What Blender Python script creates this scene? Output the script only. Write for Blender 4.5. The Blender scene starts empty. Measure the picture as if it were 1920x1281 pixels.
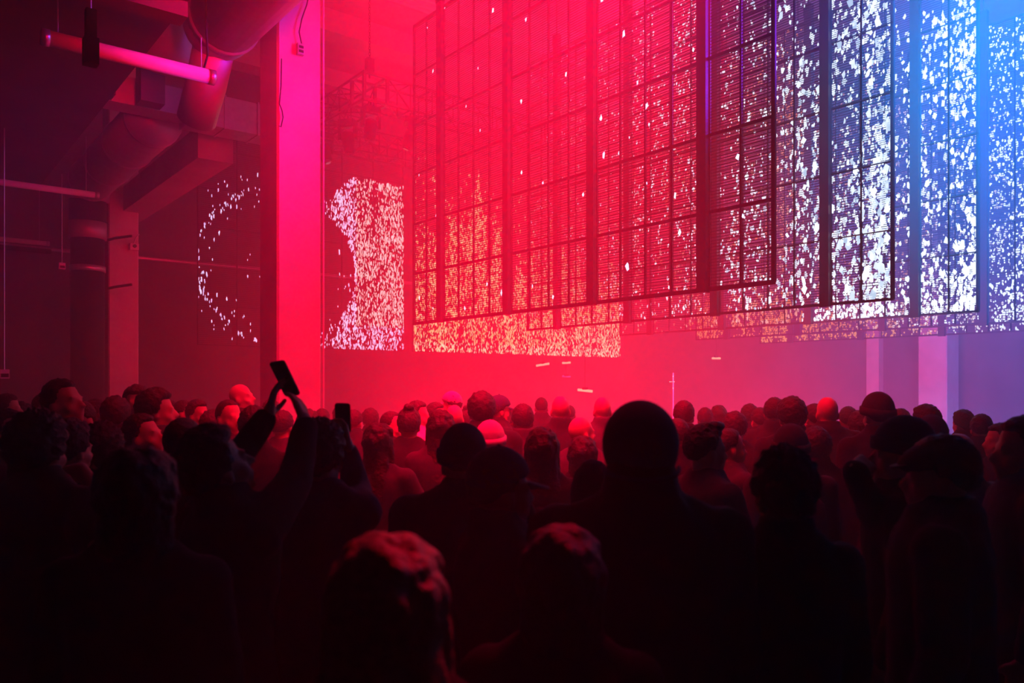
import bpy, bmesh, math, random
from mathutils import Vector, Matrix, noise
R = random.Random(7)
SC = bpy.context.scene
COL = SC.collection
# ---------------------------------------------------------------- camera and hall frame
F = 1480.0; HOR = 723.0; CAMH = 1.85
YAW = math.radians(38.7)
S_, C_ = math.sin(YAW), math.cos(YAW)
def cam2w(x, z, h=0.0):            # x to the right, z ahead of the viewer, in metres
    return Vector((C_*x + S_*z, -S_*x + C_*z, h))
def at(px, py, z):                 # where a sight line stands at distance z
    return cam2w((px-960)/F*z, z, CAMH + (HOR-py)/F*z)
def at_h(px, z, h=0.0):
    return cam2w((px-960)/F*z, z, h)
def on_x(px, py, X):
    u = (px-960)/F; z = X/(C_*u + S_); return at(px, py, z)
def on_y(px, py, Y):
    u = (px-960)/F; z = Y/(-S_*u + C_); return at(px, py, z)
cam = bpy.data.cameras.new('camera'); co = bpy.data.objects.new('camera', cam); COL.objects.link(co)
co.location = (0, 0, CAMH); co.rotation_euler = (math.pi/2, 0, -YAW)
cam.sensor_width = 36.0; cam.lens = F/1920*36.0; cam.shift_y = (HOR-640.5)/1920
cam.clip_end = 200; SC.camera = co
cam.dof.use_dof = True; cam.dof.focus_distance = 11.0; cam.dof.aperture_fstop = 2.8
# ---------------------------------------------------------------- materials
def mat(name, col, rough=.6, metal=0., nscale=0., namt=.0, spec=.3, bump=0.):
    m = bpy.data.materials.new(name); m.use_nodes = True
    nt = m.node_tree; b = nt.nodes['Principled BSDF']
    b.inputs['Base Color'].default_value = (*col, 1); b.inputs['Roughness'].default_value = rough
    b.inputs['Metallic'].default_value = metal; b.inputs['Specular IOR Level'].default_value = spec
    if nscale:
        tc = nt.nodes.new('ShaderNodeTexCoord'); n = nt.nodes.new('ShaderNodeTexNoise')
        n.inputs['Scale'].default_value = nscale; n.inputs['Detail'].default_value = 5
        r = nt.nodes.new('ShaderNodeMapRange')
        r.inputs[1].default_value = .3; r.inputs[2].default_value = .7
        r.inputs[3].default_value = 1-namt; r.inputs[4].default_value = 1+namt
        mx = nt.nodes.new('ShaderNodeVectorMath'); mx.operation = 'SCALE'
        mx.inputs[0].default_value = col
        nt.links.new(tc.outputs['Object'], n.inputs['Vector'])
        nt.links.new(n.outputs['Fac'], r.inputs[0]); nt.links.new(r.outputs[0], mx.inputs['Scale'])
        nt.links.new(mx.outputs[0], b.inputs['Base Color'])
        if bump:
            bp = nt.nodes.new('ShaderNodeBump'); bp.inputs['Strength'].default_value = bump
            bp.inputs['Distance'].default_value = .02
            nt.links.new(n.outputs['Fac'], bp.inputs['Height']); nt.links.new(bp.outputs[0], b.inputs['Normal'])
    return m
def glow(name, strength=1.0, col=None):
    m = bpy.data.materials.new(name); m.use_nodes = True; nt = m.node_tree
    nt.nodes.remove(nt.nodes['Principled BSDF'])
    e = nt.nodes.new('ShaderNodeEmission'); e.inputs['Strength'].default_value = strength
    if col: e.inputs['Color'].default_value = (*col, 1)
    else:
        a = nt.nodes.new('ShaderNodeAttribute'); a.attribute_name = 'Col'
        nt.links.new(a.outputs['Color'], e.inputs['Color'])
    if col: nt.links.new(e.outputs[0], nt.nodes['Material Output'].inputs[0])
    else:                          # screens shine from their face only
        g = nt.nodes.new('ShaderNodeNewGeometry'); mx = nt.nodes.new('ShaderNodeMixShader'); k = nt.nodes.new('ShaderNodeBsdfDiffuse')
        k.inputs[0].default_value = (.02,.02,.02,1)
        nt.links.new(g.outputs['Backfacing'], mx.inputs[0]); nt.links.new(e.outputs[0], mx.inputs[1]); nt.links.new(k.outputs[0], mx.inputs[2])
        nt.links.new(mx.outputs[0], nt.nodes['Material Output'].inputs[0])
    m.cycles.emission_sampling = 'NONE'
    return m
M = dict(
    concrete=mat('painted_concrete', (.55,.53,.5), .8, nscale=2.2, namt=.12, bump=.15),
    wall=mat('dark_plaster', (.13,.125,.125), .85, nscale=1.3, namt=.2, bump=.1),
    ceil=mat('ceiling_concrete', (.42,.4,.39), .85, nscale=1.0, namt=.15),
    deck=mat('corrugated_deck', (.6,.6,.62), .45, .4),
    floor=mat('floor_concrete', (.12,.12,.12), .6, nscale=3, namt=.2),
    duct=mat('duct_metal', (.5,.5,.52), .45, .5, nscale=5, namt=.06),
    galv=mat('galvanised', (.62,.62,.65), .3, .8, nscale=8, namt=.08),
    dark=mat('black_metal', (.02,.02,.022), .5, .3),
    truss=mat('truss_metal', (.05,.05,.055), .4, .6),
    led=mat('led_mesh', (.035,.035,.045), .5),
    white=mat('white_plastic', (.7,.7,.7), .4),
    skin=mat('skin', (.36,.21,.16), .5, nscale=30, namt=.05),
    skin2=mat('deep_skin', (.22,.11,.07), .5, nscale=30, namt=.05),
    hair=mat('dark_hair', (.02,.014,.01), .55, nscale=60, namt=.3, bump=.6),
    blond=mat('blond_hair', (.2,.11,.05), .5, nscale=60, namt=.3, bump=.6),
    black=mat('black_cloth', (.008,.008,.009), .95, nscale=40, namt=.2),
    grey=mat('grey_cloth', (.035,.035,.04), .95, nscale=40, namt=.2),
    navy=mat('navy_cloth', (.02,.03,.07), .9, nscale=40, namt=.2),
    pale=mat('pale_cloth', (.45,.43,.42), .9, nscale=40, namt=.1),
    denim=mat('denim', (.03,.04,.08), .9, nscale=50, namt=.2),
    glass=mat('phone_glass', (.01,.01,.012), .08, spec=.6),
)
# ---------------------------------------------------------------- helpers
class MB:
    def __init__(s): s.v = []; s.f = []; s.c = []
    def poly(s, pts, c=None):
        n = len(s.v); s.v += [tuple(p) for p in pts]; s.f.append(list(range(n, n+len(pts)))); s.c.append(c)
    def box(s, x0, x1, y0, y1, z0, z1):
        n = len(s.v)
        s.v += [(x,y,z) for z in (z0,z1) for y in (y0,y1) for x in (x0,x1)]
        for f in ((0,2,3,1),(4,5,7,6),(0,1,5,4),(2,6,7,3),(0,4,6,2),(1,3,7,5)):
            s.f.append([n+i for i in f]); s.c.append(None)
    def loft(s, rings, caps=True):      # rings: lists of points of equal length
        n0 = len(s.v); k = len(rings[0])
        for r in rings: s.v += [tuple(p) for p in r]
        for i in range(len(rings)-1):
            for j in range(k):
                a = n0+i*k+j; b = n0+i*k+(j+1)%k
                s.f.append([a,b,b+k,a+k]); s.c.append(None)
        if caps:
            s.f.append([n0+j for j in range(k)][::-1]); s.c.append(None)
            s.f.append([n0+(len(rings)-1)*k+j for j in range(k)]); s.c.append(None)
    def tube(s, pts, r, k=10, r2=None, caps=True):
        pts = [Vector(p) for p in pts]; rings = []
        up0 = None
        for i, p in enumerate(pts):
            d = (pts[min(i+1,len(pts)-1)] - pts[max(i-1,0)]).normalized()
            if up0 is None:
                up0 = Vector((0,0,1)) if abs(d.z) < .9 else Vector((1,0,0))
            a = d.cross(up0).normalized(); b = a.cross(d).normalized(); up0 = b
            rr = r[i] if isinstance(r, (list,tuple)) else r
            if r2: rr = r+(r2-r)*i/(len(pts)-1)
            rings.append([p + a*math.cos(t)*rr + b*math.sin(t)*rr for t in [2*math.pi*j/k for j in range(k)]])
        s.loft(rings, caps)
    def ball(s, c, r, n=8, rot=None):
        if not isinstance(r, (list,tuple)): r = (r,r,r)
        rings = []
        for i in range(1, n):
            t = math.pi*i/n
            ring = []
            for j in range(n*2):
                q = Vector((math.sin(t)*math.cos(math.pi*j/n)*r[0], math.sin(t)*math.sin(math.pi*j/n)*r[1], -math.cos(t)*r[2]))
                if rot: q = rot @ q
                ring.append(Vector(c)+q)
            rings.append(ring)
        s.loft(rings)
    def mesh(s, name, m, smooth=False, xf=None):
        me = bpy.data.meshes.new(name)
        v = [xf @ Vector(p) for p in s.v] if xf else s.v
        me.from_pydata(v, [], s.f); me.update()
        if m: me.materials.append(m)
        if smooth: me.polygons.foreach_set('use_smooth', [True]*len(me.polygons))
        if any(c is not None for c in s.c):
            ca = me.color_attributes.new('Col', 'FLOAT_COLOR', 'CORNER')
            buf = []
            for f, c in zip(s.f, s.c): buf += list((*(c or (1,1,1)), 1))*len(f)
            ca.data.foreach_set('color', buf)
        return me
    def build(s, name, m, parent=None, smooth=False, **kw):
        return link(name, s.mesh(name, m, smooth), parent, **kw)
def link(name, data, parent=None, loc=None, rz=None, **kw):
    o = bpy.data.objects.new(name, data); COL.objects.link(o)
    if parent: o.parent = parent
    if loc is not None: o.location = loc
    if rz is not None: o.rotation_euler = (0,0,rz)
    for k, v in kw.items():
        if v: o[k] = v
    return o
def thing(name, label, cat, loc=(0,0,0), rz=0, group=None):
    return link(name, None, None, loc, rz, label=label, category=cat, group=group)
def struct(name, mb, m, smooth=False, label=None):
    return mb.build(name, m, smooth=smooth, kind='structure', label=label)
# ================================================================ the hall
H = 11.2
XL, XR, YR, YF = -5.0, 24.9, -5.0, 23.4
b = MB(); b.box(XL,XR,YR,YF,-.2,0); struct('floor', b, M['floor'])
b = MB(); b.box(XL-.3,XR+.3,YF,YF+.3,-.2,H+.5); struct('wall_far', b, M['wall'])
b = MB(); b.box(XR,XR+.3,YR,YF,-.2,H+.5); struct('wall_right', b, M['wall'])
b = MB(); b.box(XL-.3,XL,YR,YF,-.2,H+.5); struct('wall_left', b, M['wall'])
b = MB(); b.box(XL-.3,XR+.3,YR-.3,YR,-.2,H+.5); struct('wall_rear', b, M['wall'])
DA, DB = 15.2, 16.9
b = MB(); b.box(XL,XR,YR,DA,H,H+.4); b.box(XL,XR,DB,YF,H,H+.4)
struct('ceiling', b, M['ceil'])
b = MB(); y = DA; k = 0                       # ribbed metal decking strip
prof = []
while y < DB-.01:
    prof += [(y,H+.12),(y+.05,H+.12),(y+.085,H+.02),(y+.135,H+.02)]; y += .17
b.loft([[(x,p[0],p[1]) for p in prof+[(DB,H+.4),(DA,H+.4)]] for x in (XL,XR)])
struct('ceiling_deck', b, M['deck'])
# downstand beams
for n, (x0,x1,y0,y1,z0,z1) in enumerate([
    (2.4,XR,18.1,18.7,H-.55,H), (2.4,XR,21.5,22.0,H-.5,H),
    (4.25,4.85,13.9,YF,5.75,6.3), (3.9,4.6,YR,YF,H-.8,H)]):
    b = MB(); b.box(x0,x1,y0,y1,z0,z1); struct('trim_%d' % (n+1), b, M['ceil'])
# low soffit over the side aisle
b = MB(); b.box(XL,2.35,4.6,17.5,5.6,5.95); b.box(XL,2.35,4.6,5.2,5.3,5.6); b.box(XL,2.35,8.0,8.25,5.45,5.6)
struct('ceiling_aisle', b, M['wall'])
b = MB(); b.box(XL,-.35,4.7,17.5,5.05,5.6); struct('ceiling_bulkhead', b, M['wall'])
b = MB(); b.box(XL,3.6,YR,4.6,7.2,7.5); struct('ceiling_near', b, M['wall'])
# ---------------------------------------------------------------- pillars
def pillar(X, Y, w, label, top=H):
    b = MB(); c = .025
    prof = [(c,0),(w-c,0),(w,c),(w,w-c),(w-c,w),(c,w),(0,w-c),(0,c)]
    b.loft([[(p[0]-w/2,p[1]-w/2,z) for p in prof] for z in (0, top)])
    b.box(-w/2-.006,w/2+.006,-w/2-.006,w/2+.006,0,.12)
    o = b.build('pillar', M['concrete'], kind='structure', label=label); o.location = (X+w/2, Y+w/2, 0); return o
pillar(3.93, 9.66, .6, 'big square concrete pillar standing in the crowd left of centre')
pillar(3.95, 19.2, .62, 'distant square concrete pillar beside the round vertical duct')
pillar(23.6, 9.75, .8, 'square pillar at far right below the hanging screens')
b = MB(); b.box(24.6,24.9,12.2,12.6,0,H); b.build('pillar', M['concrete'], kind='structure')
# fittings on the big pillar
b = MB(); b.tube([(4.55,9.64,0.0),(4.55,9.64,H-.9)], .012, 8); 
o = b.build('conduit_pipe', M['white'], label='thin pale conduit running up the corner of the big pillar', category='pipe')
P = on_y(563, 93, 9.63)
t = thing('junction_box', 'small junction box high on the big square pillar', 'junction box', P)
b = MB(); b.box(-.045,.045,-.03,.03,-.07,.07); b.build('body', M['galv'], t)
b = MB(); b.box(-.03,.03,-.036,-.03,.01,.04); b.box(-.03,.03,-.036,-.03,-.045,-.015); b.build('socket', M['dark'], t)
b = MB()
pp = [(566,84),(561,60),(566,35),(575,10),(582,-20)]
b.tube([on_y(x,y,9.61) for x,y in pp], .008, 6)
b.build('power_cable', M['dark'], label='thin dark cable dropping to the junction box on the pillar', category='cable')
b = MB()
pp = [(528,110),(527,160),(524,195),(529,207),(531,220),(527,238),(523,236)]
b.tube([on_y(x,y,9.63) for x,y in pp], .007, 6)
b.build('power_cable', M['dark'], label='loose cable looping on the shaded edge of the big pillar', category='cable')
# ---------------------------------------------------------------- ducts
def ducttube(mb, pts, r, k=28): mb.tube(pts, r, k)
X0 = 3.5
t = thing('round_duct', 'long fat round duct sloping away and turning down beside the far pillar', 'duct', (X0,19,0))
b = MB(); ducttube(b, [(0,-5.4,6.2),(0,-3,6.2),(0,-.35,6.2)], .43); b.build('barrel', M['duct'], t, True)
for y in (-5.2,-3.6,-2.0,-.4):
    b = MB(); b.tube([(0,y-.02,6.2),(0,y+.02,6.2)], .448, 28); b.build('seam_band', M['galv'], t, True)
b = MB(); ducttube(b, [(0,-.36+.36*math.sin(a),6.2-.36*(1-math.cos(a))) for a in [math.pi/2*i/7 for i in range(8)]] , .42)
b.build('elbow', M['duct'], t, True)
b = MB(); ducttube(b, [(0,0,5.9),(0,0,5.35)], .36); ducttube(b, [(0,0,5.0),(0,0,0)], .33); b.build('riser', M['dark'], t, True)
b = MB(); ducttube(b, [(0,0,5.36),(0,0,5.0)], .37); b.build('collar', M['duct'], t, True)
b = MB(); ducttube(b, [(0,0,4.42),(0,0,4.3)], .35); b.build('clamp_ring', M['galv'], t, True)
t = thing('round_duct', 'big round duct crossing the top of the view left of the pillar', 'duct', (3.3,9.9,6.35))
b = MB(); ducttube(b, [(0,-9,0),(0,-4,0),(0,0,0)], .42); b.build('barrel', M['duct'], t, True)
for y in (-.15,-2.4,-4.6):
    b = MB(); b.tube([(0,y-.03,0),(0,y+.03,0)], .445, 28); b.build('seam_band', M['galv'], t, True)
b = MB(); b.ball((0,.05,0), .43, 12); b.build('elbow', M['duct'], t, True)
b = MB(); ducttube(b, [(0,.05,0),(0,.55,-.6),(0,.95,-.95)], .25); b.build('branch', M['duct'], t, True)
t = thing('flared_duct', 'bright flared duct hood hanging above the pale purple tube', 'duct', (3.2,11.8,6.35))
b = MB()
b.loft([[Vector((math.cos(a)*r, math.sin(a)*r, z)) for a in [2*math.pi*i/28 for i in range(28)]] for r, z in ((.30,0),(.36,.1),(.56,.7),(.6,1.1),(.6,2.4))])
b.build('hood', M['duct'], t, True)
t = thing('square_duct', 'square metal duct with a shiny underside meeting the big pillar', 'duct', (4.6,13.0,6.05))
b = MB(); b.box(-.75,1.3,-.02,.5,0,.52); b.build('body', M['galv'], t)
for x in (-.75,-.2,.35,.9):
    b = MB(); b.box(x-.015,x+.015,-.04,.52,-.015,.54); b.build('flange', M['galv'], t)
b = MB(); b.box(-2.3,-.76,.02,.46,.08,.5); b.build('side_branch', M['duct'], t)
for i, (x, w) in enumerate(((2.55,.28),(3.2,.34))):
    b = MB(); b.box(-w/2,w/2,-.15,.15,0,.75); b.box(-w/2-.03,w/2+.03,-.18,.18,.72,.76)
    o = b.build('duct_drop', M['wall'], label=('narrow dark drop duct left of its wider twin','wider dark drop duct next to the square duct')[i], category='duct'); o.location = (x, 12.75, 6.1)
b = MB(); b.tube([(1.5,22.9,5.3),(15,22.9,5.3)], .05, 10)
b.build('wall_pipe', M['galv'], label='thin horizontal pipe along the far wall left of the screens', category='pipe')
b = MB(); b.tube([(-2,22.3,5.15),(3.3,22.3,5.15)], .06, 10)
b.build('wall_pipe', M['dark'], label='dark pipe crossing behind the round duct', category='pipe')
# valve handles on the riser
for z, l in ((5.0,'upper lever arm poking from the dark riser duct'),(3.95,'lower lever arm poking from the dark riser duct')):
    b = MB(); b.tube([(X0+.36,18.8,z),(X0+.45,18.6,z+.02),(X0+.75,18.42,z+.08)], .03, 8)
    b.build('bracket_arm', M['dark'], label=l, category='bracket')
# small camera on the far pillar
P = on_y(250, 463, 19.15)
t = thing('security_camera', 'small box camera on the edge of the distant pillar', 'camera', P)
b = MB(); b.box(-.09,.09,-.12,.06,-.08,.06); b.build('body', M['white'], t)
b = MB(); b.tube([(0,0,.05),(.05,.0,.2),(.12,.02,.3)], .015, 6); b.build('bracket', M['galv'], t)
b = MB(); b.tube([(0,-.12,0),(0,-.15,0)], .04, 10); b.build('lens', M['dark'], t)
# ---------------------------------------------------------------- hanging tubes on wires
def hanging_tube(pa, pb, r, label, group=None, wires=(.06,.94), top=5.6):
    a, c = Vector(pa), Vector(pb); mid = (a+c)/2
    t = thing('hanging_tube', label, 'tube light', mid, group=group)
    b = MB(); b.tube([a-mid, c-mid], r, 16); b.build('tube', M['white'], t, True)
    for p, q in ((a,c),(c,a)):
        d = (p-q).normalized(); b = MB(); b.tube([p-mid-d*.02, p-mid+d*.05], r*1.08, 16); b.build('end_cap', M['galv'], t, True)
    for f in wires:
        p = a.lerp(c, f)-mid; b = MB(); b.tube([p+Vector((0,0,r)), Vector((p.x,p.y,top-mid.z))], .006, 6); b.build('suspension_wire', M['galv'], t)
hh = 5.2
def at_height(px, py, h):
    z = (h-CAMH)*F/(HOR-py); return at(px, py, z)
p1 = at_height(88, 71, hh); hanging_tube(p1, (at_height(397,141,hh).x, p1.y, hh), .075, 'pale purple tube hanging highest, in front of the dark soffit')
p2 = at_height(180, 366, hh); hanging_tube((p2.x-2.6, p2.y, hh), p2, .055, 'glowing red tube hanging at the left edge on a thin wire', top=6.2)
p3 = at_height(88, 457, hh); hanging_tube((p3.x-2.6, p3.y, hh), p3, .055, 'small pale tube at the left edge, below the red tube', top=6.6)
# drop boxes on cables
def drop_box(px, ytop, ybot, z, w, label, top):
    P = at(px, ybot, z); t = thing('socket_drop', label, 'hanging socket', P)
    s = w; b = MB(); b.box(-s,s,-s,s,0,2.2*s); b.build('box', M['white'], t)
    b = MB(); b.box(-s*.8,s*.8,-s*1.05,-s,.3*s,1.2*s); b.build('face_plate', M['dark'], t)
    b = MB(); b.tube([(0,0,2.2*s),(0,0,top-P.z)], .008, 6); b.build('cord', M['galv'], t)
drop_box(116, 405, 505, 14, .05, 'small socket box hanging on a cord left of the round duct', 5.6)
drop_box(8, 470, 710, 11.5, .06, 'socket box hanging low on a cord at the left edge', 5.6)
P = at(170, 122, 6.6)
t = thing('hanging_speaker', 'black box hanging on a cord in front of the pale purple tube', 'hanging fixture', P)
b = MB(); b.box(-.055,.055,-.055,.055,0,.22); b.build('body', M['dark'], t)
b = MB(); b.box(-.04,.04,-.04,.04,.22,.46); b.build('upper_body', M['dark'], t)
b = MB(); b.tube([(0,0,.46),(0,0,6.9-P.z)], .008, 6); b.build('cord', M['galv'], t)
b = MB(); b.tube([at(386,-10,8.7), at(387,60,8.7), at(389,105,8.7), at(381,132,8.7)], .012, 6)
b.build('hanging_cable', M['dark'], label='black cable hanging down to the end of the pale purple tube', category='cable')
# ================================================================ lighting truss behind the nearest screen
def truss_run(mb, a, c, s, vert=True):
    a, c = Vector(a), Vector(c); d = (c-a).normalized(); side = d.cross(Vector((0,0,1))).normalized(); up = Vector((0,0,1))
    L = (c-a).length; n = max(1, round(L/s)); cs = [(-1,-1),(1,-1),(1,1),(-1,1)]
    off = [side*(i*s/2)+up*(j*s/2) for i,j in cs]
    for o in off: mb.tube([a+o, c+o], .03, 8)
    for k in range(n+1):
        p = a+d*L*k/n
        for i in range(4): mb.tube([p+off[i], p+off[(i+1)%4]], .018, 6)
        if k < n:
            q = a+d*L*(k+1)/n
            for i in range(4):
                if k % 2: mb.tube([p+off[i], q+off[(i+1)%4]], .016, 6)
                else: mb.tube([p+off[(i+1)%4], q+off[i]], .016, 6)
TX, TY, TZ, TS = 8.95, 16.5, 8.72, .62
t = thing('lighting_truss', 'square rig of box truss hanging on a chain over the back of the hall', 'truss', (TX,TY,TZ))
for a, c in (((.31,0,0),(4.6,0,0)), ((0,.31,0),(0,3.4,0)), ((.31,3.7,0),(4.6,3.7,0)), ((4.9,.31,0),(4.9,3.4,0))):
    b = MB(); truss_run(b, a, c, TS); b.build('truss_section', M['truss'], t)
for x,y in ((0,0),(4.9,0),(0,3.7),(4.9,3.7)):
    b = MB()
    for i in (-1,1):
        for j in (-1,1): b.box(x+i*.3-.035,x+i*.3+.035,y+j*.3-.035,y+j*.3+.035,-.34,.34)
    for s_ in (-1,1): 
        b.box(x-.33,x+.33,y-.33,y-.27,s_*.31-.03,s_*.31+.03); b.box(x-.33,x+.33,y+.27,y+.33,s_*.31-.03,s_*.31+.03)
        b.box(x-.33,x-.27,y-.33,y+.33,s_*.31-.03,s_*.31+.03); b.box(x+.27,x+.33,y-.33,y+.33,s_*.31-.03,s_*.31+.03)
    b.build('corner_block', M['truss'], t)
def chain(p, top, label):
    b = MB(); z = p[2]; k = 0
    t = thing('hoist_chain', label, 'chain', p)
    while z < top-.02:
        q = Matrix.Rotation(math.pi/2*(k%2), 3, 'Z')
        pts = [q @ Vector((math.cos(a)*.022, 0, math.sin(a)*.045)) + Vector((0,0,z-p[2]+.04)) for a in [2*math.pi*i/8 for i in range(9)]]
        b.tube(pts, .008, 5, caps=False); z += .066; k += 1
    b.build('links', M['dark'], t)
    b = MB(); b.box(-.09,.09,-.07,.07,-.28,.06); b.tube([(0,0,-.4),(0,0,-.25)],.02,6); b.build('hoist', M['dark'], t)
chain((TX,TY,TZ+.72), H, 'steel chain holding the near corner of the square truss')
chain((TX+4.9,TY,TZ+.72), H, 'steel chain holding the far corner of the truss, seen through the mesh')
def moving_head(loc, rz, tilt, label, proto=[None]):
    t = thing('moving_head_light', label, 'stage light', loc, rz, 'stage lights under the truss')
    if proto[0] is None:
        b = MB(); b.box(-.19,.19,-.15,.15,-.16,-.02); b.tube([(0,0,-.02),(0,0,.1)],.03,8)
        base = b.mesh('base', M['dark'])
        b = MB(); b.box(-.23,-.17,-.07,.07,-.5,-.14); b.box(.17,.23,-.07,.07,-.5,-.14); b.box(-.23,.23,-.07,.07,-.2,-.15)
        yoke = b.mesh('yoke', M['dark'])
        b = MB(); b.loft([[Vector((math.cos(a)*r,math.sin(a)*r,z)) for a in [2*math.pi*i/20 for i in range(20)]] for z,r in ((.16,.09),(.12,.14),(-.05,.16),(-.12,.15),(-.3,.14),(-.33,.12))])
        head = b.mesh('head', M['dark'], True)
        b = MB(); b.tube([(0,0,-.3),(0,0,-.345)],.11,16)
        lens = b.mesh('lens', M['glass'], True)
        proto[0] = (base, yoke, head, lens)
    ba, yo, he, le = proto[0]
    link('base', ba, t); y = link('yoke', yo, t); h = link('head', he, y); h.location = (0,0,-.45); h.rotation_euler = (tilt,0,0)
    link('lens', le, h)
for i, (px, py, X, Y, tl, lab) in enumerate([
    (685, 222, TX, TY-.05, .2, 'moving head light under the near corner of the truss'),
    (770, 222, None, TY, .3, 'moving head light on the truss at the edge of the nearest screen'),
    (662, 0, TX, 17.6, -.3, 'moving head light second along the truss toward the far wall'),
    (628, 0, TX, 18.9, .35, 'moving head light at the far end of the truss by the pillar'),
    (735, 0, 13.2, 19.4, .4, 'moving head light low at the rear of the truss')]):
    if X is None: X = on_y(px, py, Y).x
    moving_head((X, Y, TZ-.36), i*1.1, tl, lab)
# faint stage equipment bars deep in the haze
for (px0,py0,px1,py1,z,lab) in [(1005,686,1030,682,20,'thin lit batten low in the red haze under the orange screen'),
        (1054,681,1070,680,21,'short lit batten beside the longer one in the haze'),
        (1083,731,1111,734,17,'thin tilted lit batten just above the heads of the crowd'),
        (1054,706,1070,707,22.5,'faint short batten below the other short one'),
        (1335,672,1351,672,21,'small pale batten in the haze right of centre')]:
    a, c = at(px0,py0,z), at(px1,py1,z); m_ = (a+c)/2
    t = thing('light_batten', lab, 'stage light', m_)
    b = MB(); b.tube([a-m_, c-m_], .028, 8); b.build('tube', glow('batten_glow', 1.3, (1,.45,.3)) if py0 not in (706,) else M['white'], t)
    b = MB(); d = (c-a).normalized(); b.box(-.06,.06,-.03,.03,.02,.07); b.tube([(0,0,.05),(0,0,H-m_.z)],.004,5); b.build('bracket', M['truss'], t)
t = thing('equipment_stand', 'slim stand with tiny pilot lights deep in the red haze', 'stand', at_h(1262,18.6))
b = MB(); b.tube([(0,0,0),(0,0,2.15)], .018, 8); b.build('pole', M['white'], t)
b = MB(); b.tube([(0,0,0),(0,0,.03)], .2, 20); b.build('base', M['truss'], t)
for px,py in ((1262,706),(1256,716),(1264,716),(1262,728)):
    P = at(px,py,18.55)-t.location; b = MB(); b.ball(P,.012,4); b.tube([P,(0,0,P.z)], .004, 5); b.build('pilot_light', glow('pilot',2.5,(1,.5,.5)), t)
# ================================================================ hanging screens of see-through lit mesh
Y0, Y1, ZB, NROW = 5.45, 13.70, 3.10, 6
PW = .15
def post_positions():
    # from the far end: 2 panels, post, 4 panels, post, 4, post, 4, post, 2
    y = Y1; cols = []; posts = []
    w = (Y1-Y0-4*PW)/16
    for n in (2,4,4,4,2):
        for i in range(n): cols.append((y-w, y)); y -= w
        if len(posts) < 4: posts.append((y-PW, y)); y -= PW
    return cols, posts
COLS, POSTS = post_positions()
ZT = ZB+NROW*1.0
def smooth01(x): x = max(0., min(1., x)); return x*x*(3-2*x)
def flake(mb, u, v, size, col, put, clip, sl=1.0, stretch=1.0, strip=None):
    """one lit scrap on the screen: an irregular little polygon at (u, v)"""
    n = R.choice((4,4,4,5)); a0 = R.uniform(0, 6.283)
    pts = []
    for i in range(n):
        a = a0 + 6.283*i/n + R.uniform(-.35,.35); r = size*R.uniform(.6,1.15)
        pts.append((u + math.cos(a)*r*sl, v + math.sin(a)*r*stretch))
    pts = [(min(max(p[0], clip[0]), clip[1]), min(max(p[1], clip[2]), clip[3])) for p in pts]
    if not strip:
        mb.poly([put(*p) for p in pts], col); return
    lo = min(p[1] for p in pts); hi = max(p[1] for p in pts)
    k = math.floor(lo/strip)
    while k*strip < hi:
        y = k*strip + strip*.35; xs = []
        for i in range(n):
            (x1,y1),(x2,y2) = pts[i], pts[(i+1)%n]
            if (y1 <= y) != (y2 <= y): xs.append(x1+(x2-x1)*(y-y1)/(y2-y1))
        if len(xs) >= 2:
            a, b_ = min(xs), max(xs)
            mb.poly([put(a,k*strip), put(b_,k*strip), put(b_,k*strip+strip*.68), put(a,k*strip+strip*.68)], col)
        k += 1
LEDMAT = glow('led_light', .38)
def screen(k, label, dens, colf, sizef, count, stripf=None):
    X = 8.43 + 3*(k-1)
    root = thing('led_screen', label, 'LED screen', (X, (Y0+Y1)/2, ZB), group=None)
    ox, oy, oz = root.location
    def W(mb): mb.v = [(x-ox, y-oy, z-oz) for x,y,z in mb.v]; return mb
    f = MB()
    for z in [ZB+i for i in range(NROW+1)]:
        t = (.022 if 0 < z-ZB < NROW else .03) if k == 1 else (.009 if 0 < z-ZB < NROW else .018)
        f.box(X-.02, X+.02, Y0, Y1, z-t, z+t)
    f.box(X-.02,X+.02,Y0,Y0+.04,ZB,ZT); f.box(X-.02,X+.02,Y1-.04,Y1,ZB,ZT)
    W(f).build('frame', M['truss'], root)
    for a, c in POSTS:
        p = MB(); p.box(X-.09, X, a, c, ZB-.04, ZT+.1); W(p).build('post', M['truss'], root)
    for a, c in COLS:
        p = MB(); p.box(X-.015,X+.015,a-.012,a+.014,ZB,ZT); p.box(X-.015,X+.015,c-.014,c+.012,ZB,ZT)
        z = ZB+.02
        while z < ZT:
            p.box(X-.006,X+.006,a,c,z,z+.009); z += .04
        W(p).build('panel_column', M['led'], root)
    for a, c in POSTS:
        h = MB(); y = (a+c)/2; h.tube([(X-.045,y,ZT+.1),(X-.045,y,H)], .012, 6)
        h.box(X-.1,X+.01,y-.08,y+.08,ZT+.08,ZT+.3)
        W(h).build('hanging_cable', M['dark'], root)
    mb = MB(); xf = X-.012
    put = lambda u,v: (xf-ox, u-oy, v-oz)
    made = 0; tries = 0
    while made < count and tries < count*40:
        tries += 1
        u = R.uniform(Y0+.02,Y1-.02); v = R.uniform(ZB+.02,ZT-.02)
        if R.random() > dens(u, v): continue
        made += 1
        s = sizef(u, v)
        flake(mb, u, v, s, colf(u,v), put, (Y0,Y1,ZB,ZT), .7, 1.25, stripf(s) if stripf else None)
    mb.f = [f_[::-1] for f_ in mb.f]
    mb.build('lit_pixels', LEDMAT, root)
    return root
def streaks(u, v, s=1.0):      # patchy density that runs in upright drifts
    return .5 + .9*noise.noise(Vector((u*1.7*s, v*.6*s, 3.1))) + .5*noise.noise(Vector((u*5*s, v*3*s, 9.7)))
WHITE = (3.7,4.2,4.7)
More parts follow.
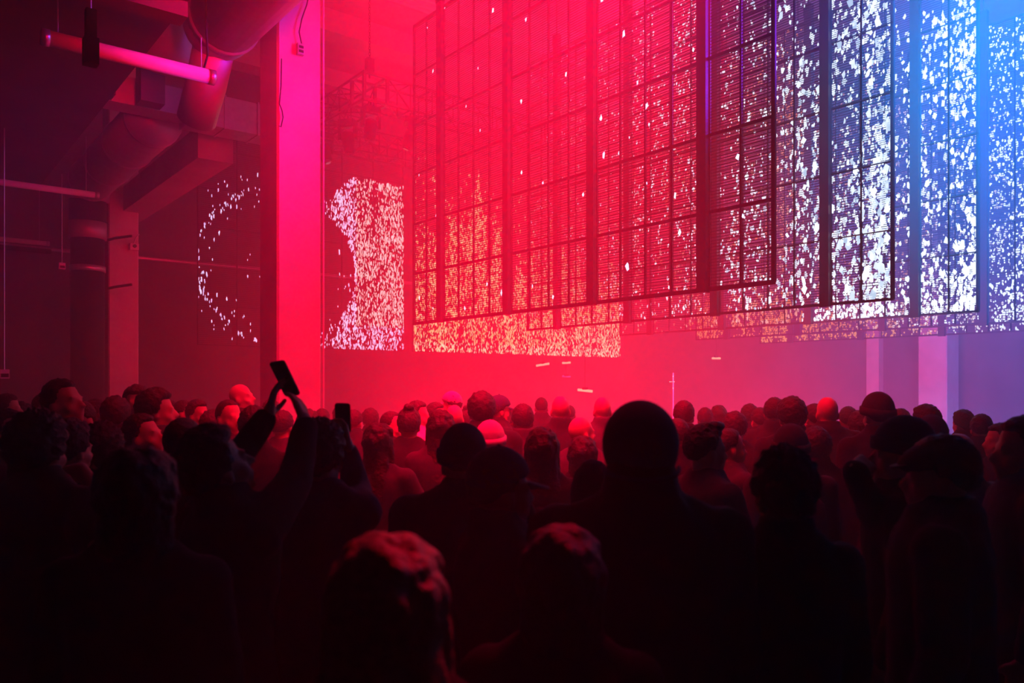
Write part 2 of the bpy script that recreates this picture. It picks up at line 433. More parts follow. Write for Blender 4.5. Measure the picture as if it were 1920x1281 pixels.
def mixc(a, b, t): return tuple(a[i]+(b[i]-a[i])*t for i in range(3))
# near screen: only a few large bright scraps
screen(1, 'nearest hanging mesh screen with dark frame grid and few white flecks', lambda u,v: 1 if u < 8.5 else .4,
       lambda u,v: mixc(WHITE,(2,2,4),R.random()*.5), lambda u,v: R.uniform(.02,.06), 70)
def d2(u,v):
    n = 1-(u-Y0)/(Y1-Y0); st = streaks(u,v)
    return max(.0, .16+.12*n + .30*smooth01((n-.88)/.12)) * max(.1, st)
def c2(u,v):
    n = 1-(u-Y0)/(Y1-Y0)
    base = mixc(mixc((3.2,.55,.45), (3.4,2.2,3.2), R.random()**2), WHITE, smooth01(n*1.9-.3))
    return mixc(base, (base[0]*.4,base[1]*.5,base[2]*.6), R.random()**2)
screen(2, 'second hanging mesh screen, its right end edged in dense white flecks', d2, c2,
       lambda u,v: (.018+.065*R.random()**3*(1-(u-Y0)/(Y1-Y0))+ .010*smooth01((9-u)/3)), 3900, lambda s: .03 if s > .035 and R.random() < .6 else None)
def d3(u,v):
    n = 1-(u-Y0)/(Y1-Y0); w = v-ZB; st = streaks(u+20,v)
    return (.17 + .30*smooth01((n-.82)/.18)**1.5 + .7*smooth01((1.2-w)/1.2)*smooth01((n-.2)*2))*max(.12, st)
screen(3, 'third hanging mesh screen, ending in a bright edge over the blue haze', d3,
       lambda u,v: mixc((2.2,.55,.3) if u > 8.7 else WHITE, WHITE, R.random()**2*(.3 if u>8.7 else 1)),
       lambda u,v: .02+.05*R.random()**2*(1-(u-Y0)/(Y1-Y0))+.008, 3900, lambda s: .03 if R.random() < .4 and s > .03 else None)
def d4(u,v):
    n = 1-(u-Y0)/(Y1-Y0); w = v-ZB; st = streaks(u+40,v)
    return (.3 + .5*smooth01((1.4-w)/1.4) + .6*smooth01((n-.75)/.25)+ (1.2 if (u > Y1-.9 and w < 1) else 0))*max(.15, st+(.6 if u>Y1-.9 else 0))
screen(4, 'fourth hanging mesh screen, cut by the right edge of the view', d4,
       lambda u,v: mixc((2.4,.7,.25), WHITE, max(0, min(1, R.random()*.5 + (8.6-u)*.4))),
       lambda u,v: .022+.03*R.random()**2, 4200, lambda s: .045 if R.random()<.5 else None)
def d5(u,v):
    w = v-ZB; st = streaks(u+60,v)
    return (.3 + .6*smooth01((1.2-w)/1.2) + (1.2 if (u > Y1-.9 and w < 1) else 0))*max(.15, st+(.6 if u>Y1-.9 else 0))
screen(5, 'farthest hanging mesh screen of the row, lowest in the view', d5,
       lambda u,v: mixc((2.6,1.0,.3), WHITE, max(0, min(1, R.random()*.6 + (8.6-u)*.35))),
       lambda u,v: .025+.03*R.random()**2, 4200, lambda s: .06 if R.random()<.5 else None)
# ---------------------------------------------------------------- large screen wall across the far end
YB, ZB2, ZT2 = 20.8, 2.9, 9.0
def wallscreen(name_label, xa, xb, dens, colf, count, sizef, strip=None):
    root = thing('led_wall', name_label, 'LED screen', ((xa+xb)/2, YB, ZB2))
    ox, oy, oz = root.location
    def W(mb): mb.v = [(x-ox, y-oy, z-oz) for x,y,z in mb.v]; return mb
    f = MB()
    n = int(round((xb-xa)/1.0)); w = (xb-xa)/n
    for i in range(n+1):
        x = xa+i*w; f.box(x-.008,x+.008,YB+.03,YB+.09,ZB2,ZT2)
    for j in range(7):
        z = ZB2+(ZT2-ZB2)*j/6; f.box(xa,xb,YB+.03,YB+.09,z-.008,z+.008)
    W(f).build('frame', M['truss'], root)
    p = MB(); z = ZB2
    while z < ZT2: p.box(xa,xb,YB+.004,YB+.02,z,z+.012); z += .05
    W(p).build('led_strips', M['led'], root)
    mb = MB(); put = lambda u,v: (u-ox, YB-oy, v-oz)
    made = tries = 0
    while made < count and tries < count*60:
        tries += 1
        u = R.uniform(xa,xb); v = R.uniform(ZB2,ZT2)
        if R.random() > dens(u,v): continue
        made += 1
        flake(mb, u, v, sizef(u,v), colf(u,v), put, (xa,xb,ZB2,ZT2), .55, 1.7, None)
    mb.build('lit_pixels', LEDMAT, root)
    return root
XG = on_y(757, 700, YB).x; XG2 = on_y(776, 700, YB).x; XE = on_y(1163, 700, YB).x; XS = on_y(372,700,YB).x
cc = on_y(530, 503, YB); CX, CZ, CR = cc.x, cc.z, 2.12
def dB(u,v):
    d = math.hypot((u-CX)/1.07, v-CZ); ring = abs(d-CR)
    right = smooth01((u-CX-.6)/1.2)
    g = .0
    if d > CR-.08:
        g = right*(.95*smooth01((u-CX)/2.0)) * max(.25, streaks(u*1.2,v)+.35)
        if u < CX+1.0: g = 0.25 if ring < .13 else (.05 if ring<.4 else 0)
        top = 7.9 - .9*smooth01((XG-1.6-u)/1.2)
        if v > top: g *= .0
    else: g = .012 if v < CZ+1.6 else .03
    if u < CX-.1: g = max((.32 if ring < .08 else .04*(ring<.5)), .004*(d<CR))
    return g
wallscreen('wide screen wall showing a dark round hole ringed with magenta white flecks', XS, XG, dB,
    lambda u,v: mixc((3.2,2.2,4.2) if (u < XG-1.6 or v < 3.6) else (3.4,1.7,1.6), WHITE, R.random()*.5), 3300, lambda u,v: .022+.028*R.random()**2)
def dB2(u,v):
    w = v-ZB2; n = (u-XG2)/(XE-XG2)
    top = 4.0 + 1.8*noise.noise(Vector((u*2.3, 1.5, 0))) + (2.0 if 1.3 < u-XG2 < 2.8 else 0)
    g = smooth01((top-w)/1.8)*.8+.05
    return g*max(.2, streaks(u*1.3,v*.8)+.45)
wallscreen('wide screen wall of dense orange and cream flecks behind the mesh screens', XG2, XE, dB2,
    lambda u,v: mixc((4.2,1.8,.5), (4.4,3.5,2.4), min(1, R.random()*.6 + .5*smooth01((u-XG2-4)/4)*smooth01((4.6-v)/1.4)+ (.4 if v<3.2 else 0))), 7500, lambda u,v: .024+.024*R.random()**2)
# ================================================================ people
def fuse(mb, voxel, smooth, name, m, disp=0., dscale=8., rep=2, seed=0.):
    me = mb.mesh(name+'_raw', None); o = bpy.data.objects.new('raw', me); COL.objects.link(o)
    r = o.modifiers.new('r','REMESH'); r.mode = 'VOXEL'; r.voxel_size = voxel; r.use_smooth_shade = True
    if smooth:
        s = o.modifiers.new('s','SMOOTH'); s.factor = .5; s.iterations = smooth
    dg = bpy.context.evaluated_depsgraph_get()
    out = bpy.data.meshes.new_from_object(o.evaluated_get(dg)); out.name = name
    bpy.data.objects.remove(o); bpy.data.meshes.remove(me)
    if disp:
        out.update()
        for v in out.vertices:
            p = v.co*dscale + Vector((seed,seed*2,0)); p.z *= .45
            v.co += v.normal*disp*(noise.noise(p)+.4*noise.noise(p*2.7))
    out.materials.clear(); out.materials.append(m)
    out.polygons.foreach_set('use_smooth', [True]*len(out.polygons))
    return out
def capsule(mb, a, c, r0, r1, k=12):
    mb.tube([a, c], [r0, r1], k); mb.ball(a, r0, 6); mb.ball(c, r1, 6)
def elbow_of(sh, wr, hint, l1=.285, l2=.255):
    sh, wr = Vector(sh), Vector(wr); d = wr-sh; L = min(d.length, (l1+l2)*.985); d.normalize()
    a = (l1*l1-l2*l2+L*L)/(2*L); h = math.sqrt(max(0, l1*l1-a*a))
    n = Vector(hint) - d*Vector(hint).dot(d); n.normalize()
    return sh+d*a+n*h, sh+d*L
def ellring(z, rx, ry, cx=0, cy=0, k=22, p=2.4):
    out = []
    for j in range(k):
        t = 2*math.pi*j/k; c, s = math.cos(t), math.sin(t)
        out.append((cx+rx*math.copysign(abs(c)**(2/p), c), cy+ry*math.copysign(abs(s)**(2/p), s), z))
    return out
def torso(mb, g=0., w=1., fem=False, coat=False):
    q = [(.84,.150,.105),(.92,.168,.12),(1.02,.148,.105),(1.12,.148,.105),(1.24,.172,.118),(1.34,.184,.118),(1.405,.178,.102),(1.445,.130,.084),(1.485,.082,.070),(1.51,.062,.062)]
    if fem: q = [(z, rx*(.9 if z > 1.1 else (.92 if z > .98 else 1.02)), ry*(.98)) for z,rx,ry in q]
    if coat: q = [(z, max(rx, .165 if z<1.3 else rx), max(ry,.118 if z<1.3 else ry)) for z,rx,ry in q]
    mb.loft([ellring(z, rx*w+g, ry*w+g) for z,rx,ry in q])
    sx = (.168 if fem else .187)*w
    for s in (-1,1): mb.ball((s*(sx-.012),0,1.392), (.066+g,.06+g,.062+g), 8)
    if fem:
        for s in (-1,1): mb.ball((s*.075,.085,1.25), (.062+g*.5,.05+g*.5,.06), 8)
    return sx
def hand(mb, wr, d, n, side, curl=.35, fist=0., sc=1.):
    """palm at the wrist wr, fingers along d, palm facing n, thumb on the given side"""
    d = Vector(d).normalized(); n = Vector(n); n = (n-d*n.dot(d)).normalized(); x = d.cross(n)*side
    wr = Vector(wr)
    def P(a, b, c): return wr + (d*a + x*b + n*c)*sc
    capsule(mb, P(0,0,0), P(.03,0,0), .024*sc, .024*sc)
    for b in (-.028,-.010,.010,.028): capsule(mb, P(.02,b*.6,0), P(.088,b,0), .016*sc, .0135*sc, 8)
    for b, L, c0 in ((-.031,.062,.05),(-.0105,.076,0),(.0105,.082,0),(.031,.074,.02)):
        a0 = .09; p = P(a0-.004,b,0); ang = curl*.5+c0
        q = (a0,b,0)
        for k, f in enumerate((.45,.32,.23)):
            l = L*f; q2 = (q[0]+l*math.cos(ang), q[1]*(1.05), q[2]+l*math.sin(ang))
            capsule(mb, P(*q), P(*q2), (.0098-.0008*k)*sc, (.0092-.0009*k)*sc, 8)
            q = q2; ang += curl*(1.1-.2*k)+fist*.9
    t0 = (.022,.028,.004); t1 = (.055,.055,.018+curl*.01); t2 = (.085,.062,.03+curl*.02); t3 = (.105,.058,.036+curl*.03)
    for a, c, r in ((t0,t1,.0145),(t1,t2,.0118),(t2,t3,.0102)): capsule(mb, P(*a), P(*c), r*sc, r*.9*sc, 8)
HEADS = .95
def headframe(yaw, pitch, roll=0., neck=(0,-.005,1.512)):
    return Matrix.Translation(Vector(neck)) @ Matrix.Rotation(yaw,4,'Z') @ Matrix.Rotation(pitch,4,'X') @ Matrix.Rotation(roll,4,'Y') @ Matrix.Scale(HEADS,4)
def head(mb, hf, fem=False, beard=False):
    t = MB()
    t.ball((0,-.008,.122), (.077,.098,.098), 12)
    t.ball((0,.030,.062), (.063,.068,.088), 10)
    t.ball((0,.046,.002), (.046,.044,.034), 8); t.ball((0,.084,-.016), (.022,.020,.018), 8)
    for s in (-1,1):
        t.ball((s*.038,.060,.050), (.028,.030,.030), 8)
        t.ball((s*.040,.02,.012), (.026,.045,.03), 8)
        t.ball((s*.031,.086,.086), (.015,.010,.010), 6)
        t.ball((s*.028,.088,.108), (.026,.012,.010), 6)
        t.ball((s*.080,-.004,.066), (.010,.019,.031), 8); t.ball((s*.084,-.016,.076), (.007,.013,.020), 6)
        t.ball((s*.011,.108,.050), (.009,.010,.008), 6)
    t.tube([(0,.092,.104),(0,.108,.078),(0,.124,.055)], [.009,.010,.012], 8); t.ball((0,.124,.054), .0125, 6)
    t.ball((0,.100,.026), (.026,.013,.0065), 6); t.ball((0,.099,.012), (.023,.012,.0075), 6)
    t.ball((0,.085,.018), (.034,.022,.024), 8)
    n = len(mb.v)
    mb.v += [tuple(hf @ Vector(p)) for p in t.v]
    mb.f += [[i+n for i in f] for f in t.f]; mb.c += t.c
def neckline(mb, hf, g=0.):
    a = Vector((0,-.005,1.40)); c = hf @ Vector((0,-.008,.03))
    capsule(mb, a, c, .063+g, .058+g, 16)
# ---- hair and hats, in head space
def dome(thick, front, back, side, hfreq=0., hamp=0., fringe=0., k=44, n=30, zc=.115, base=(.077,.098,.098), flat=0.):
    """shell over the skull; where a direction is below the hairline it sinks into the head"""
    mb = MB(); rings = []
    for i in range(n+1):
        th = math.pi*(.0008+.9984*i/n); ring = []
        for j in range(k):
            ph = 2*math.pi*j/k
            d = Vector((math.sin(th)*math.cos(ph), math.sin(th)*math.sin(ph), math.cos(th)))
            fr = d.y; sd = abs(d.x)
            line = front if fr > .3 else (side if fr > -.25 else back)
            if -.25 < fr <= .55: line = side+(front-side)*smooth01((fr-.15)/.4)
            if -.6 < fr <= -.05: line = back+(side-back)*smooth01((fr+.6)/.55)
            z = d.z*base[2]+zc
            m = smooth01((z-line)/.022)
            tk = thick*(1 + (hamp*noise.noise(d*hfreq+Vector((5,1,2))) if hamp else 0))
            s = (.86 + m*.14)
            p = Vector((d.x*(base[0]+tk*m)*s, d.y*(base[1]+tk*m)*s-.008, zc+.007+d.z*(base[2]+tk*m)*s))
            if flat: p.z = min(p.z, flat)
            ring.append(p)
        rings.append(ring)
    mb.loft(rings); return mb
def hairmesh(kind):
    if kind == 'short': return dome(.015, .155, .035, .075, 7, .6).mesh('hair', M['hair'], True)
    if kind == 'thick': return dome(.026, .15, .02, .065, 5, .45).mesh('hair', M['hair'], True)
    if kind == 'cropped': return dome(.006, .165, .04, .085, 9, .5).mesh('hair', M['hair'], True)
    if kind == 'curly': return dome(.026, .14, .0, .05, 13, .9).mesh('hair', M['hair'], True)
    if kind == 'quiff':
        mb = dome(.016, .15, .03, .08, 6, .8); mb.ball((0,.055,.215), (.055,.05,.028), 8)
        return fuse(mb, .006, 2, 'hair', M['hair'], .004, 40)
    if kind in ('long','longblond'):
        mb = dome(.024, .165, -.02, .06, 4, .5)
        mb.loft([ellring(z, rx, ry, 0, cy, 20, 2.0) for z,rx,ry,cy in ((.13,.085,.07,-.035),(.05,.094,.066,-.04),(-.05,.10,.055,-.055),(-.14,.115,.048,-.08),(-.24,.11,.04,-.10),(-.33,.075,.03,-.115))])
        for s in (-1,1): capsule(mb, (s*.078,.0,.09), (s*.098,.01,-.15), .024, .016)
        return fuse(mb, .008, 2, 'hair', M['blond' if 'blond' in kind else 'hair'], .011, 22)
    if kind == 'bob':
        mb = dome(.03, .155, -.01, .02, 4, .5)
        mb.loft([ellring(z, rx, ry, 0, cy, 20, 2.0) for z,rx,ry,cy in ((.13,.09,.085,-.02),(.05,.102,.08,-.025),(-.03,.10,.07,-.03),(-.07,.08,.05,-.03))])
        return fuse(mb, .008, 2, 'hair', M['hair'], .008, 25)
    if kind == 'bun':
        mb = dome(.018, .16, .03, .07, 6, .6); mb.ball((0,-.06,.235), (.042,.042,.036), 8)
        return fuse(mb, .007, 2, 'hair', M['hair'], .006, 30)
    if kind == 'pony':
        mb = dome(.016, .165, .04, .08, 6, .6); mb.tube([(0,-.1,.15),(0,-.15,.12),(0,-.155,.02),(0,-.13,-.12),(0,-.12,-.2)], [.02,.03,.03,.022,.008], 12)
        return fuse(mb, .007, 2, 'hair', M['hair'], .007, 30)
def hatmeshes(kind):
    """list of (part name, mesh) """
    out = []
    if kind in ('cap','backcap'):
        sg = 1 if kind == 'cap' else -1
        mb = dome(.016, .118, .085, .098, 0, 0, zc=.12); 
        if sg < 0: mb = dome(.016, .115, .07, .095, 0, 0, zc=.12)
        mb.ball((0,-.005,.242), (.008,.008,.005), 5)
        out.append(('crown', mb.mesh('cap', M['navy'], True)))
        b = MB(); top = []; bot = []
        for i in range(15):
            a = math.pi*i/14; top.append((math.cos(a)*.078, sg*(.06+math.sin(a)*.035), .118)); bot.append((math.cos(a)*.080, sg*(.07+math.sin(a)*.115), .108-.016*math.sin(a)**2+.010*abs(math.cos(a))*-1))
        rr = [[Vector(p)+Vector((0,0,.004)) for p in top]+[Vector(p) for p in reversed(top)], [Vector(p)+Vector((0,0,.004)) for p in bot]+[Vector(p) for p in reversed(bot)]]
        b.loft(rr); out.append(('brim', b.mesh('brim', M['navy'], False)))
        if sg < 0:
            b = MB(); b.tube([(math.cos(a)*.05, .092-.012*abs(math.cos(a)), .125+math.sin(a)*.035) for a in [math.pi*i/10 for i in range(11)]], .005, 6); out.append(('strap', b.mesh('strap', M['black'], True)))
    if kind == 'beanie':
        mb = dome(.020, .12, .06, .085, 14, .12, zc=.125); out.append(('crown', mb.mesh('beanie', M['grey'], True)))
        b = MB(); rings = []
        for z, g in ((.098,.012),(.098,.026),(.122,.03),(.146,.028),(.15,.014)):
            rings.append([Vector((math.cos(t)*(.079+g), math.sin(t)*(.1+g)-.008, z-.02*(-math.sin(t)*.8+.2))) for t in [2*math.pi*j/36 for j in range(36)]])
        b.loft(rings); out.append(('cuff', b.mesh('cuff', M['grey'], True)))
    if kind == 'tallcap':
        mb = dome(.020, .115, .0, .03, 0, 0, zc=.118, base=(.080,.098,.096)); out.append(('crown', mb.mesh('cap', M['navy'], True)))
        b = MB(); mk = lambda a, r: (.022+math.cos(a)*r, -.1345+.0012*math.cos(a), .118+math.sin(a)*r)
        b.tube([mk(a,.014) for a in [math.pi*(-.5+i/8) for i in range(9)]], .003, 6); b.tube([(.020,-.134,.135),(.020,-.134,.085)], .003, 6)
        b.tube([(-.004,-.135,.13),(-.012,-.134,.118),(-.004,-.134,.104)], .003, 6)
        out.append(('emblem', b.mesh('emblem', M['grey'], True)))
        b = MB(); b.tube([(math.cos(t)*.099, -.008+math.sin(t)*.12, .085-.02*(1-math.sin(t))) for t in [math.pi*(1+i/14) for i in range(15)]], .006, 6); out.append(('seam', b.mesh('rear_hem', M['navy'], True)))
    if kind == 'flatcap':
        mb = MB(); rings = []
        for i in range(17):
            th = math.pi*i/16; ring = []
            for j in range(40):
                ph = 2*math.pi*j/40; x = math.sin(th)*math.cos(ph); y = math.sin(th)*math.sin(ph); z = math.cos(th)
                fw = max(0,y); bk = max(0,-y)
                ring.append(Vector((x*.094, y*(.112+.02*fw+.005*bk)-.0, .158+z*(.062+.018*bk)-.030*fw**2-.008*bk)))
            rings.append(ring)
        mb.loft(rings); out.append(('crown', mb.mesh('cap', M['grey'], True)))
        b = MB(); 
        pts = [(math.cos(a)*.075, .10+math.sin(a)*.055, .128-.01*math.sin(a)) for a in [math.pi*i/12 for i in range(13)]]
        b.loft([[Vector(p)+Vector((0,0,.004)) for p in pts], [Vector(p)-Vector((0,0,.004)) for p in pts]])
        out.append(('peak', b.mesh('peak', M['grey'])))
    if kind == 'brimhat':
        mb = dome(.02, .125, .115, .12, 0, 0, zc=.13); out.append(('crown', mb.mesh('hat', M['grey'], True)))
        b = MB(); pr = []
        for r0, z in ((.0,.128),(.035,.122),(.036,.127),(.0,.134)):
            pr.append([Vector((math.cos(t)*(.094+r0), math.sin(t)*(.113+r0)-.008, z-.006*math.cos(2*t))) for t in [2*math.pi*j/40 for j in range(40)]])
        b.loft(pr+[pr[0]], False); out.append(('brim', b.mesh('brim', M['grey'], True)))
    if kind == 'hood':
        mb = MB()
        mb.loft([ellring(z, rx, ry, 0, cy, 22, 2.0) for z,rx,ry,cy in ((-.12,.12,.095,-.02),(-.05,.105,.09,-.03),(.03,.100,.10,-.035),(.12,.098,.112,-.03),(.19,.08,.095,-.03),(.235,.045,.055,-.035),(.25,.01,.012,-.035))])
        out.append(('hood', fuse(mb, .009, 2, 'hood', M['black'], .008, 14)))
    return out
CACHE = {}
def get(key, fn):
    if key not in CACHE: CACHE[key] = fn()
    return CACHE[key]
ARMS_DOWN = [((-.235,.02,1.10),(-.235,.10,.86)), ((.235,.02,1.10),(.235,.10,.86))]
def body_meshes(key, fem=False, w=1., yaw=0., pitch=0., roll=0., arms=None, hands=None, sleeve='long', voxel=.0115, coat=False, hood=False, skin='skin', wrists=None, hints=None, topmat='black', collar=False, high=False):
    """arms: 'down', 'phone', 'pocket', 'crossed' or given wrists/hints in body space (left, right)"""
    def make():
        hf = headframe(yaw, pitch, roll)
        sx = (.168 if fem else .187)*w
        W = wrists or [(-.225,.07,.86),(.225,.07,.86)]
        Hh = hints or [(-.3,-1,0),(.3,-1,0)]
        b = MB(); torso(b, 0, w*.97, fem); neckline(b, hf); head(b, hf, fem)
        for s in (-1,1):
            hip = (s*.09,0,.90); kn = (s*.10,.02,.49); an = (s*.105,-.02,.09)
            capsule(b, hip, kn, .082, .055); capsule(b, kn, an, .056, .036); b.ball((s*.11,.045,.035),(.04,.115,.035),8)
        info = []
        for i, s in enumerate((-1,1)):
            sh = Vector((s*(sx-.01),0,1.392)); el, wr = elbow_of(sh, W[i], Hh[i])
            capsule(b, sh, el, .050, .039); capsule(b, el, el.lerp(wr,.35), .040, .040); capsule(b, el.lerp(wr,.35), wr, .040, .027)
            hp = (hands or {}).get(i)
            d = (wr-el).normalized()
            if hp: hand(b, wr, hp['d'], hp['n'], hp.get('side', -s), hp.get('curl',.35), hp.get('fist',0), .95)
            else:  hand(b, wr, d, Vector((-s,0,0)), s*-1 if False else s, .35, 0, .95)
            info.append((sh, el, wr))
        body = fuse(b, voxel, 2, 'body', M[skin])
        c = MB(); g = .016 if not coat else .026
        torso(c, g, w, fem, coat)
        c.loft([ellring(z, rx*w+g, ry*w+g) for z,rx,ry in ((.74,.162,.118),(.80,.165,.12),(.90,.168,.122))])
        for sh, el, wr in info:
            if sleeve == 'long':
                capsule(c, sh, el, .060+g, .052+g*.8); e2 = el.lerp(wr,.93); capsule(c, el, e2, .052+g*.7, .036+g*.5)
            elif sleeve == 'short': capsule(c, sh, sh.lerp(el,.62), .060+g, .056+g)
            elif sleeve == 'half': capsule(c, sh, el, .060+g, .05+g); capsule(c, el, el.lerp(wr,.35), .05+g, .045+g)
        for s in (-1,1): capsule(c, (s*.045,-.02,1.475), (s*(sx-.03),-.005,1.405), .05*w+.004, .055*w)
        c.tube([(0,-.015,1.42),(0,-.018,1.505)], [.10,.080] if collar or coat else [.088,.070], 20)
        if collar or coat: c.tube([(0,-.022,1.48),(0,-.026,1.545)], [.086,.082], 20)
        if high: c.tube([(0,-.03,1.40),(0,-.035,1.50),(0,-.03,1.60)],[.135,.103,.080], 22)
        if hood:
            c.ball((0,-.070,1.475), (.115,.062,.055), 10); c.ball((0,-.095,1.41), (.09,.045,.06), 10)
        top = fuse(c, .0125, 3, 'top', M[topmat], .009, 9, seed=len(CACHE)*.7)
        t = MB()
        for s in (-1,1):
            capsule(t, (s*.088,0,.90), (s*.10,.02,.49), .096, .072); capsule(t, (s*.10,.02,.49), (s*.105,-.015,.06), .072, .056)
        t.loft([ellring(z, rx+.008, ry+.008) for z,rx,ry in ((.80,.150,.108),(.92,.168,.12),(1.0,.15,.108))])
        return body, top, hf, info, get('trousers', lambda: fuse(t, .016, 3, 'trousers', M['denim'], .008, 8))
    return get(('body', key), make)
def shoes():
    def make():
        t = MB()
        for s in (-1,1): t.ball((s*.11,.045,.045),(.05,.14,.048),8); t.box(s*.11-.045,s*.11+.045,-.085,.16,0,.03)
        return fuse(t, .012, 2, 'shoes', M['black'])
    return get('shoes', make)
PEOPLE = []
def person(px, py, z, heading, label, base='man', hair='short', hat=None, topmat=None, group=None, custom=None, w=1., hatmat=None, dx=0.):
    """heading: 0 looks away from the viewer, 90 to the right, -90 to the left, 180 at the viewer"""
    bd = custom or BASES[base]
    body, top, hf, info, trousers = bd
    extra = {'tallcap':.021,'beanie':.02,'cap':.017,'backcap':.017,'flatcap':-.0,'brimhat':.025,'hood':.025}.get(hat, {'short':.014,'thick':.024,'curly':.026,'bun':.045,'long':.02,'longblond':.02,'bob':.026,'quiff':.03,'cropped':.006,'pony':.015}.get(hair, 0))
    topz = (hf @ Vector((0,-.01,.22))).z + extra*.95
    h = CAMH + (HOR-py)/F*z; s = h/topz
    PEOPLE.append((px, py, z, h, label))
    P = at_h(px, z); rz = -YAW - math.radians(heading)
    off = hf @ Vector((0,0,.12)); off.z = 0
    P = P - Matrix.Rotation(rz,3,'Z') @ (off*s*.9)
    t = thing('person', label, 'person', P, rz, group)
    t.scale = (s*w, s*(w*.5+.5), s)
    link('body', body, t)
    tp = link('top', top, t)
    if topmat:
        m2 = get(('top', top.name, topmat), lambda: top.copy()); m2.materials[0] = M[topmat]; tp.data = m2
    link('trousers', trousers, t); link('shoes', shoes(), t)
    if hair and hair != 'bald':
        o = link('hair', get(('hair', hair), lambda: hairmesh(hair)), t); o.matrix_local = hf
    if hat:
        parts = get(('hat', hat), lambda: hatmeshes(hat)); h0 = None
        for n, me in parts:
            if hatmat:
                k_ = ('hat', me.name, hatmat); src = me
                me = get(k_, lambda: src.copy()); me.materials[0] = M[hatmat]
            if h0 is None: h0 = link({'hood':'hood','beanie':'beanie','brimhat':'hat'}.get(hat,'cap') , me, t); h0.matrix_local = hf
            else: link(n, me, h0)
    return t
BASES = dict(
    man=body_meshes('man', collar=True),
    man_up=body_meshes('man_up', yaw=-.25, pitch=.22, hood=True),
    man_side=body_meshes('man_side', yaw=-.8, pitch=.08, topmat='grey'),
    man_down=body_meshes('man_down', yaw=.5, pitch=-.3, topmat='navy', wrists=[(-.12,.28,1.12),(.14,.26,1.1)], hints=[(-1,-.5,-.5),(1,-.5,-.5)]),
    big=body_meshes('big', w=1.1, coat=True, hood=True),
    tall=body_meshes('tall', w=1.12, coat=True, hood=True, high=True),
    woman=body_meshes('woman', fem=True),
    woman_hold=body_meshes('woman_hold', fem=True, wrists=[(-.16,.26,1.0),(.13,.30,1.22)], hints=[(-1,-.6,-.6),(.8,-.5,-.8)], topmat='grey', yaw=-.2),
    crossed=body_meshes('crossed', wrists=[(.08,.22,1.13),(-.07,.24,1.10)], hints=[(-1,-.2,-.6),(1,-.2,-.6)], hands={0:dict(d=(1,-.2,.2),n=(0,-1,0)),1:dict(d=(-1,-.2,.2),n=(0,-1,0))}, topmat='grey'),
)
# ---------------------------------------------------------------- the crowd, far to near
def p(*a, **k): return person(*a, **k)
p(15,738,7.24,70,'person at far left, small face in side view under the low socket box', hair='short')
p(118,711,4.56,85,'tall person in side view with short hair and lit forehead, left of the round riser', base='man_up', hair='short', topmat='grey')
p(86,737,6.98,60,'person half hidden behind the tall left person in side view', hair='cropped')
p(150,752,5.18,-130,'person with lit cropped head turned down beside the tall person in side view', base='man_down', hair='cropped', topmat='grey')
p(217,742,5.74,-10,'person with round dark hair seen from behind, in front of the distant pillar', hair='thick')
p(256,721,6.30,160,'person looking back toward the viewer beside the distant pillar', hair='thick', base='man')
p(294,727,5.02,25,'person with dark hair and lit nape above a dark jacket, right of the distant pillar', hair='thick', base='man_side')
p(345,750,7.44,80,'person in small side view, leftmost of two near the middle left', hair='cropped')
p(371,749,6.82,110,'person with dim face beside the small side-view head', hair='short')
p(398,768,6.14,-5,'person with dark hair from behind, below the ring of lights', hair='thick')
p(452,721,7.36,80,'tall bald person in side view under the ring of lights', base='man_up', hair='bald')
p(429,749,5.54,125,'person with lit face and receding hair in front of the tall bald person', hair='cropped', base='man', topmat='grey')
p(477,760,4.58,0,'person from behind with smooth dark hair, left of the raised hands', hair='short')
p(268,776,4.38,80,'bearded person in side view looking right, lit nose and brow', base='man_up', hair='short', topmat='navy')
p(14,767,4.0,78,'person cut by the left edge, lit face in side view', base='man_up', hair='short')
p(193,790,3.82,-15,'black silhouette with rounded hair between two nearer heads on the left', hair='curly', base='woman')
p(258,838,1.98,-8,'black silhouette of a broad bob haired head, large at left', base='woman', hair='bob')
p(345,783,3.56,15,'dim red person from behind left of the raised phone arms', hair='cropped', base='big')
p(530,769,6.08,0,'person from behind seen between the raised forearms', hair='short', base='woman_hold')
p(578,767,6.68,10,'person from behind in front of the big pillar, right of the raised hands', hair='thick')
# centre
p(664,768,7.6,10,'faint person deep in red haze just right of the small raised phone', hair='short')
p(694,765,8.34,-20,'faint person in the haze at centre left, smallest of its neighbours', hair='thick')
p(712,794,4.60,15,'long haired person holding up a drink, left of the bun haired one', base='woman_hold', hair='long')
p(735,771,6.32,100,'person with a lit cheek behind the long haired drinker', hair='cropped')
p(767,757,5.78,-5,'person with a round bun on top of dark hair', base='woman', hair='bun')
p(784,751,7.08,100,'person with lit face and pale open collar right of the bun', hair='short', topmat='pale')
p(818,754,7.64,110,'person with small lit face left of the tilted cap', hair='short')
p(846,734,8.20,-80,'tall person in a cap turned left, cap lit along the top', hair='short', hat='cap', hatmat='pale')
p(852,759,6.62,0,'bald person from behind below the tilted lit cap', hair='bald')
p(826,769,5.1,-8,'long straight haired person from behind at centre left', base='woman', hair='long', topmat='grey')
p(903,733,5.62,0,'person with a big round crop of dark hair seen from behind at centre', hair='thick', base='big')
p(937,741,7.08,70,'person in cap and glasses just right of the big round crop', hair='short', hat='cap')
p(919,790,4.58,5,'person in a pale beanie close behind the black beanie silhouette', hair='bald', hat='beanie', hatmat='pale')
p(980,757,6.14,-5,'person with tidy short hair between the long haired and the round haired', hair='short', base='man', topmat='grey')
p(1015,745,9.50,0,'faint person in the haze just left of the shaved head', hair='cropped')
p(1051,742,6.60,0,'person with shaved head rimmed with light, in the middle of the hall', hair='bald')
p(1016,802,4.08,-5,'long haired person from behind, nearest long hair at centre', base='woman', hair='long')
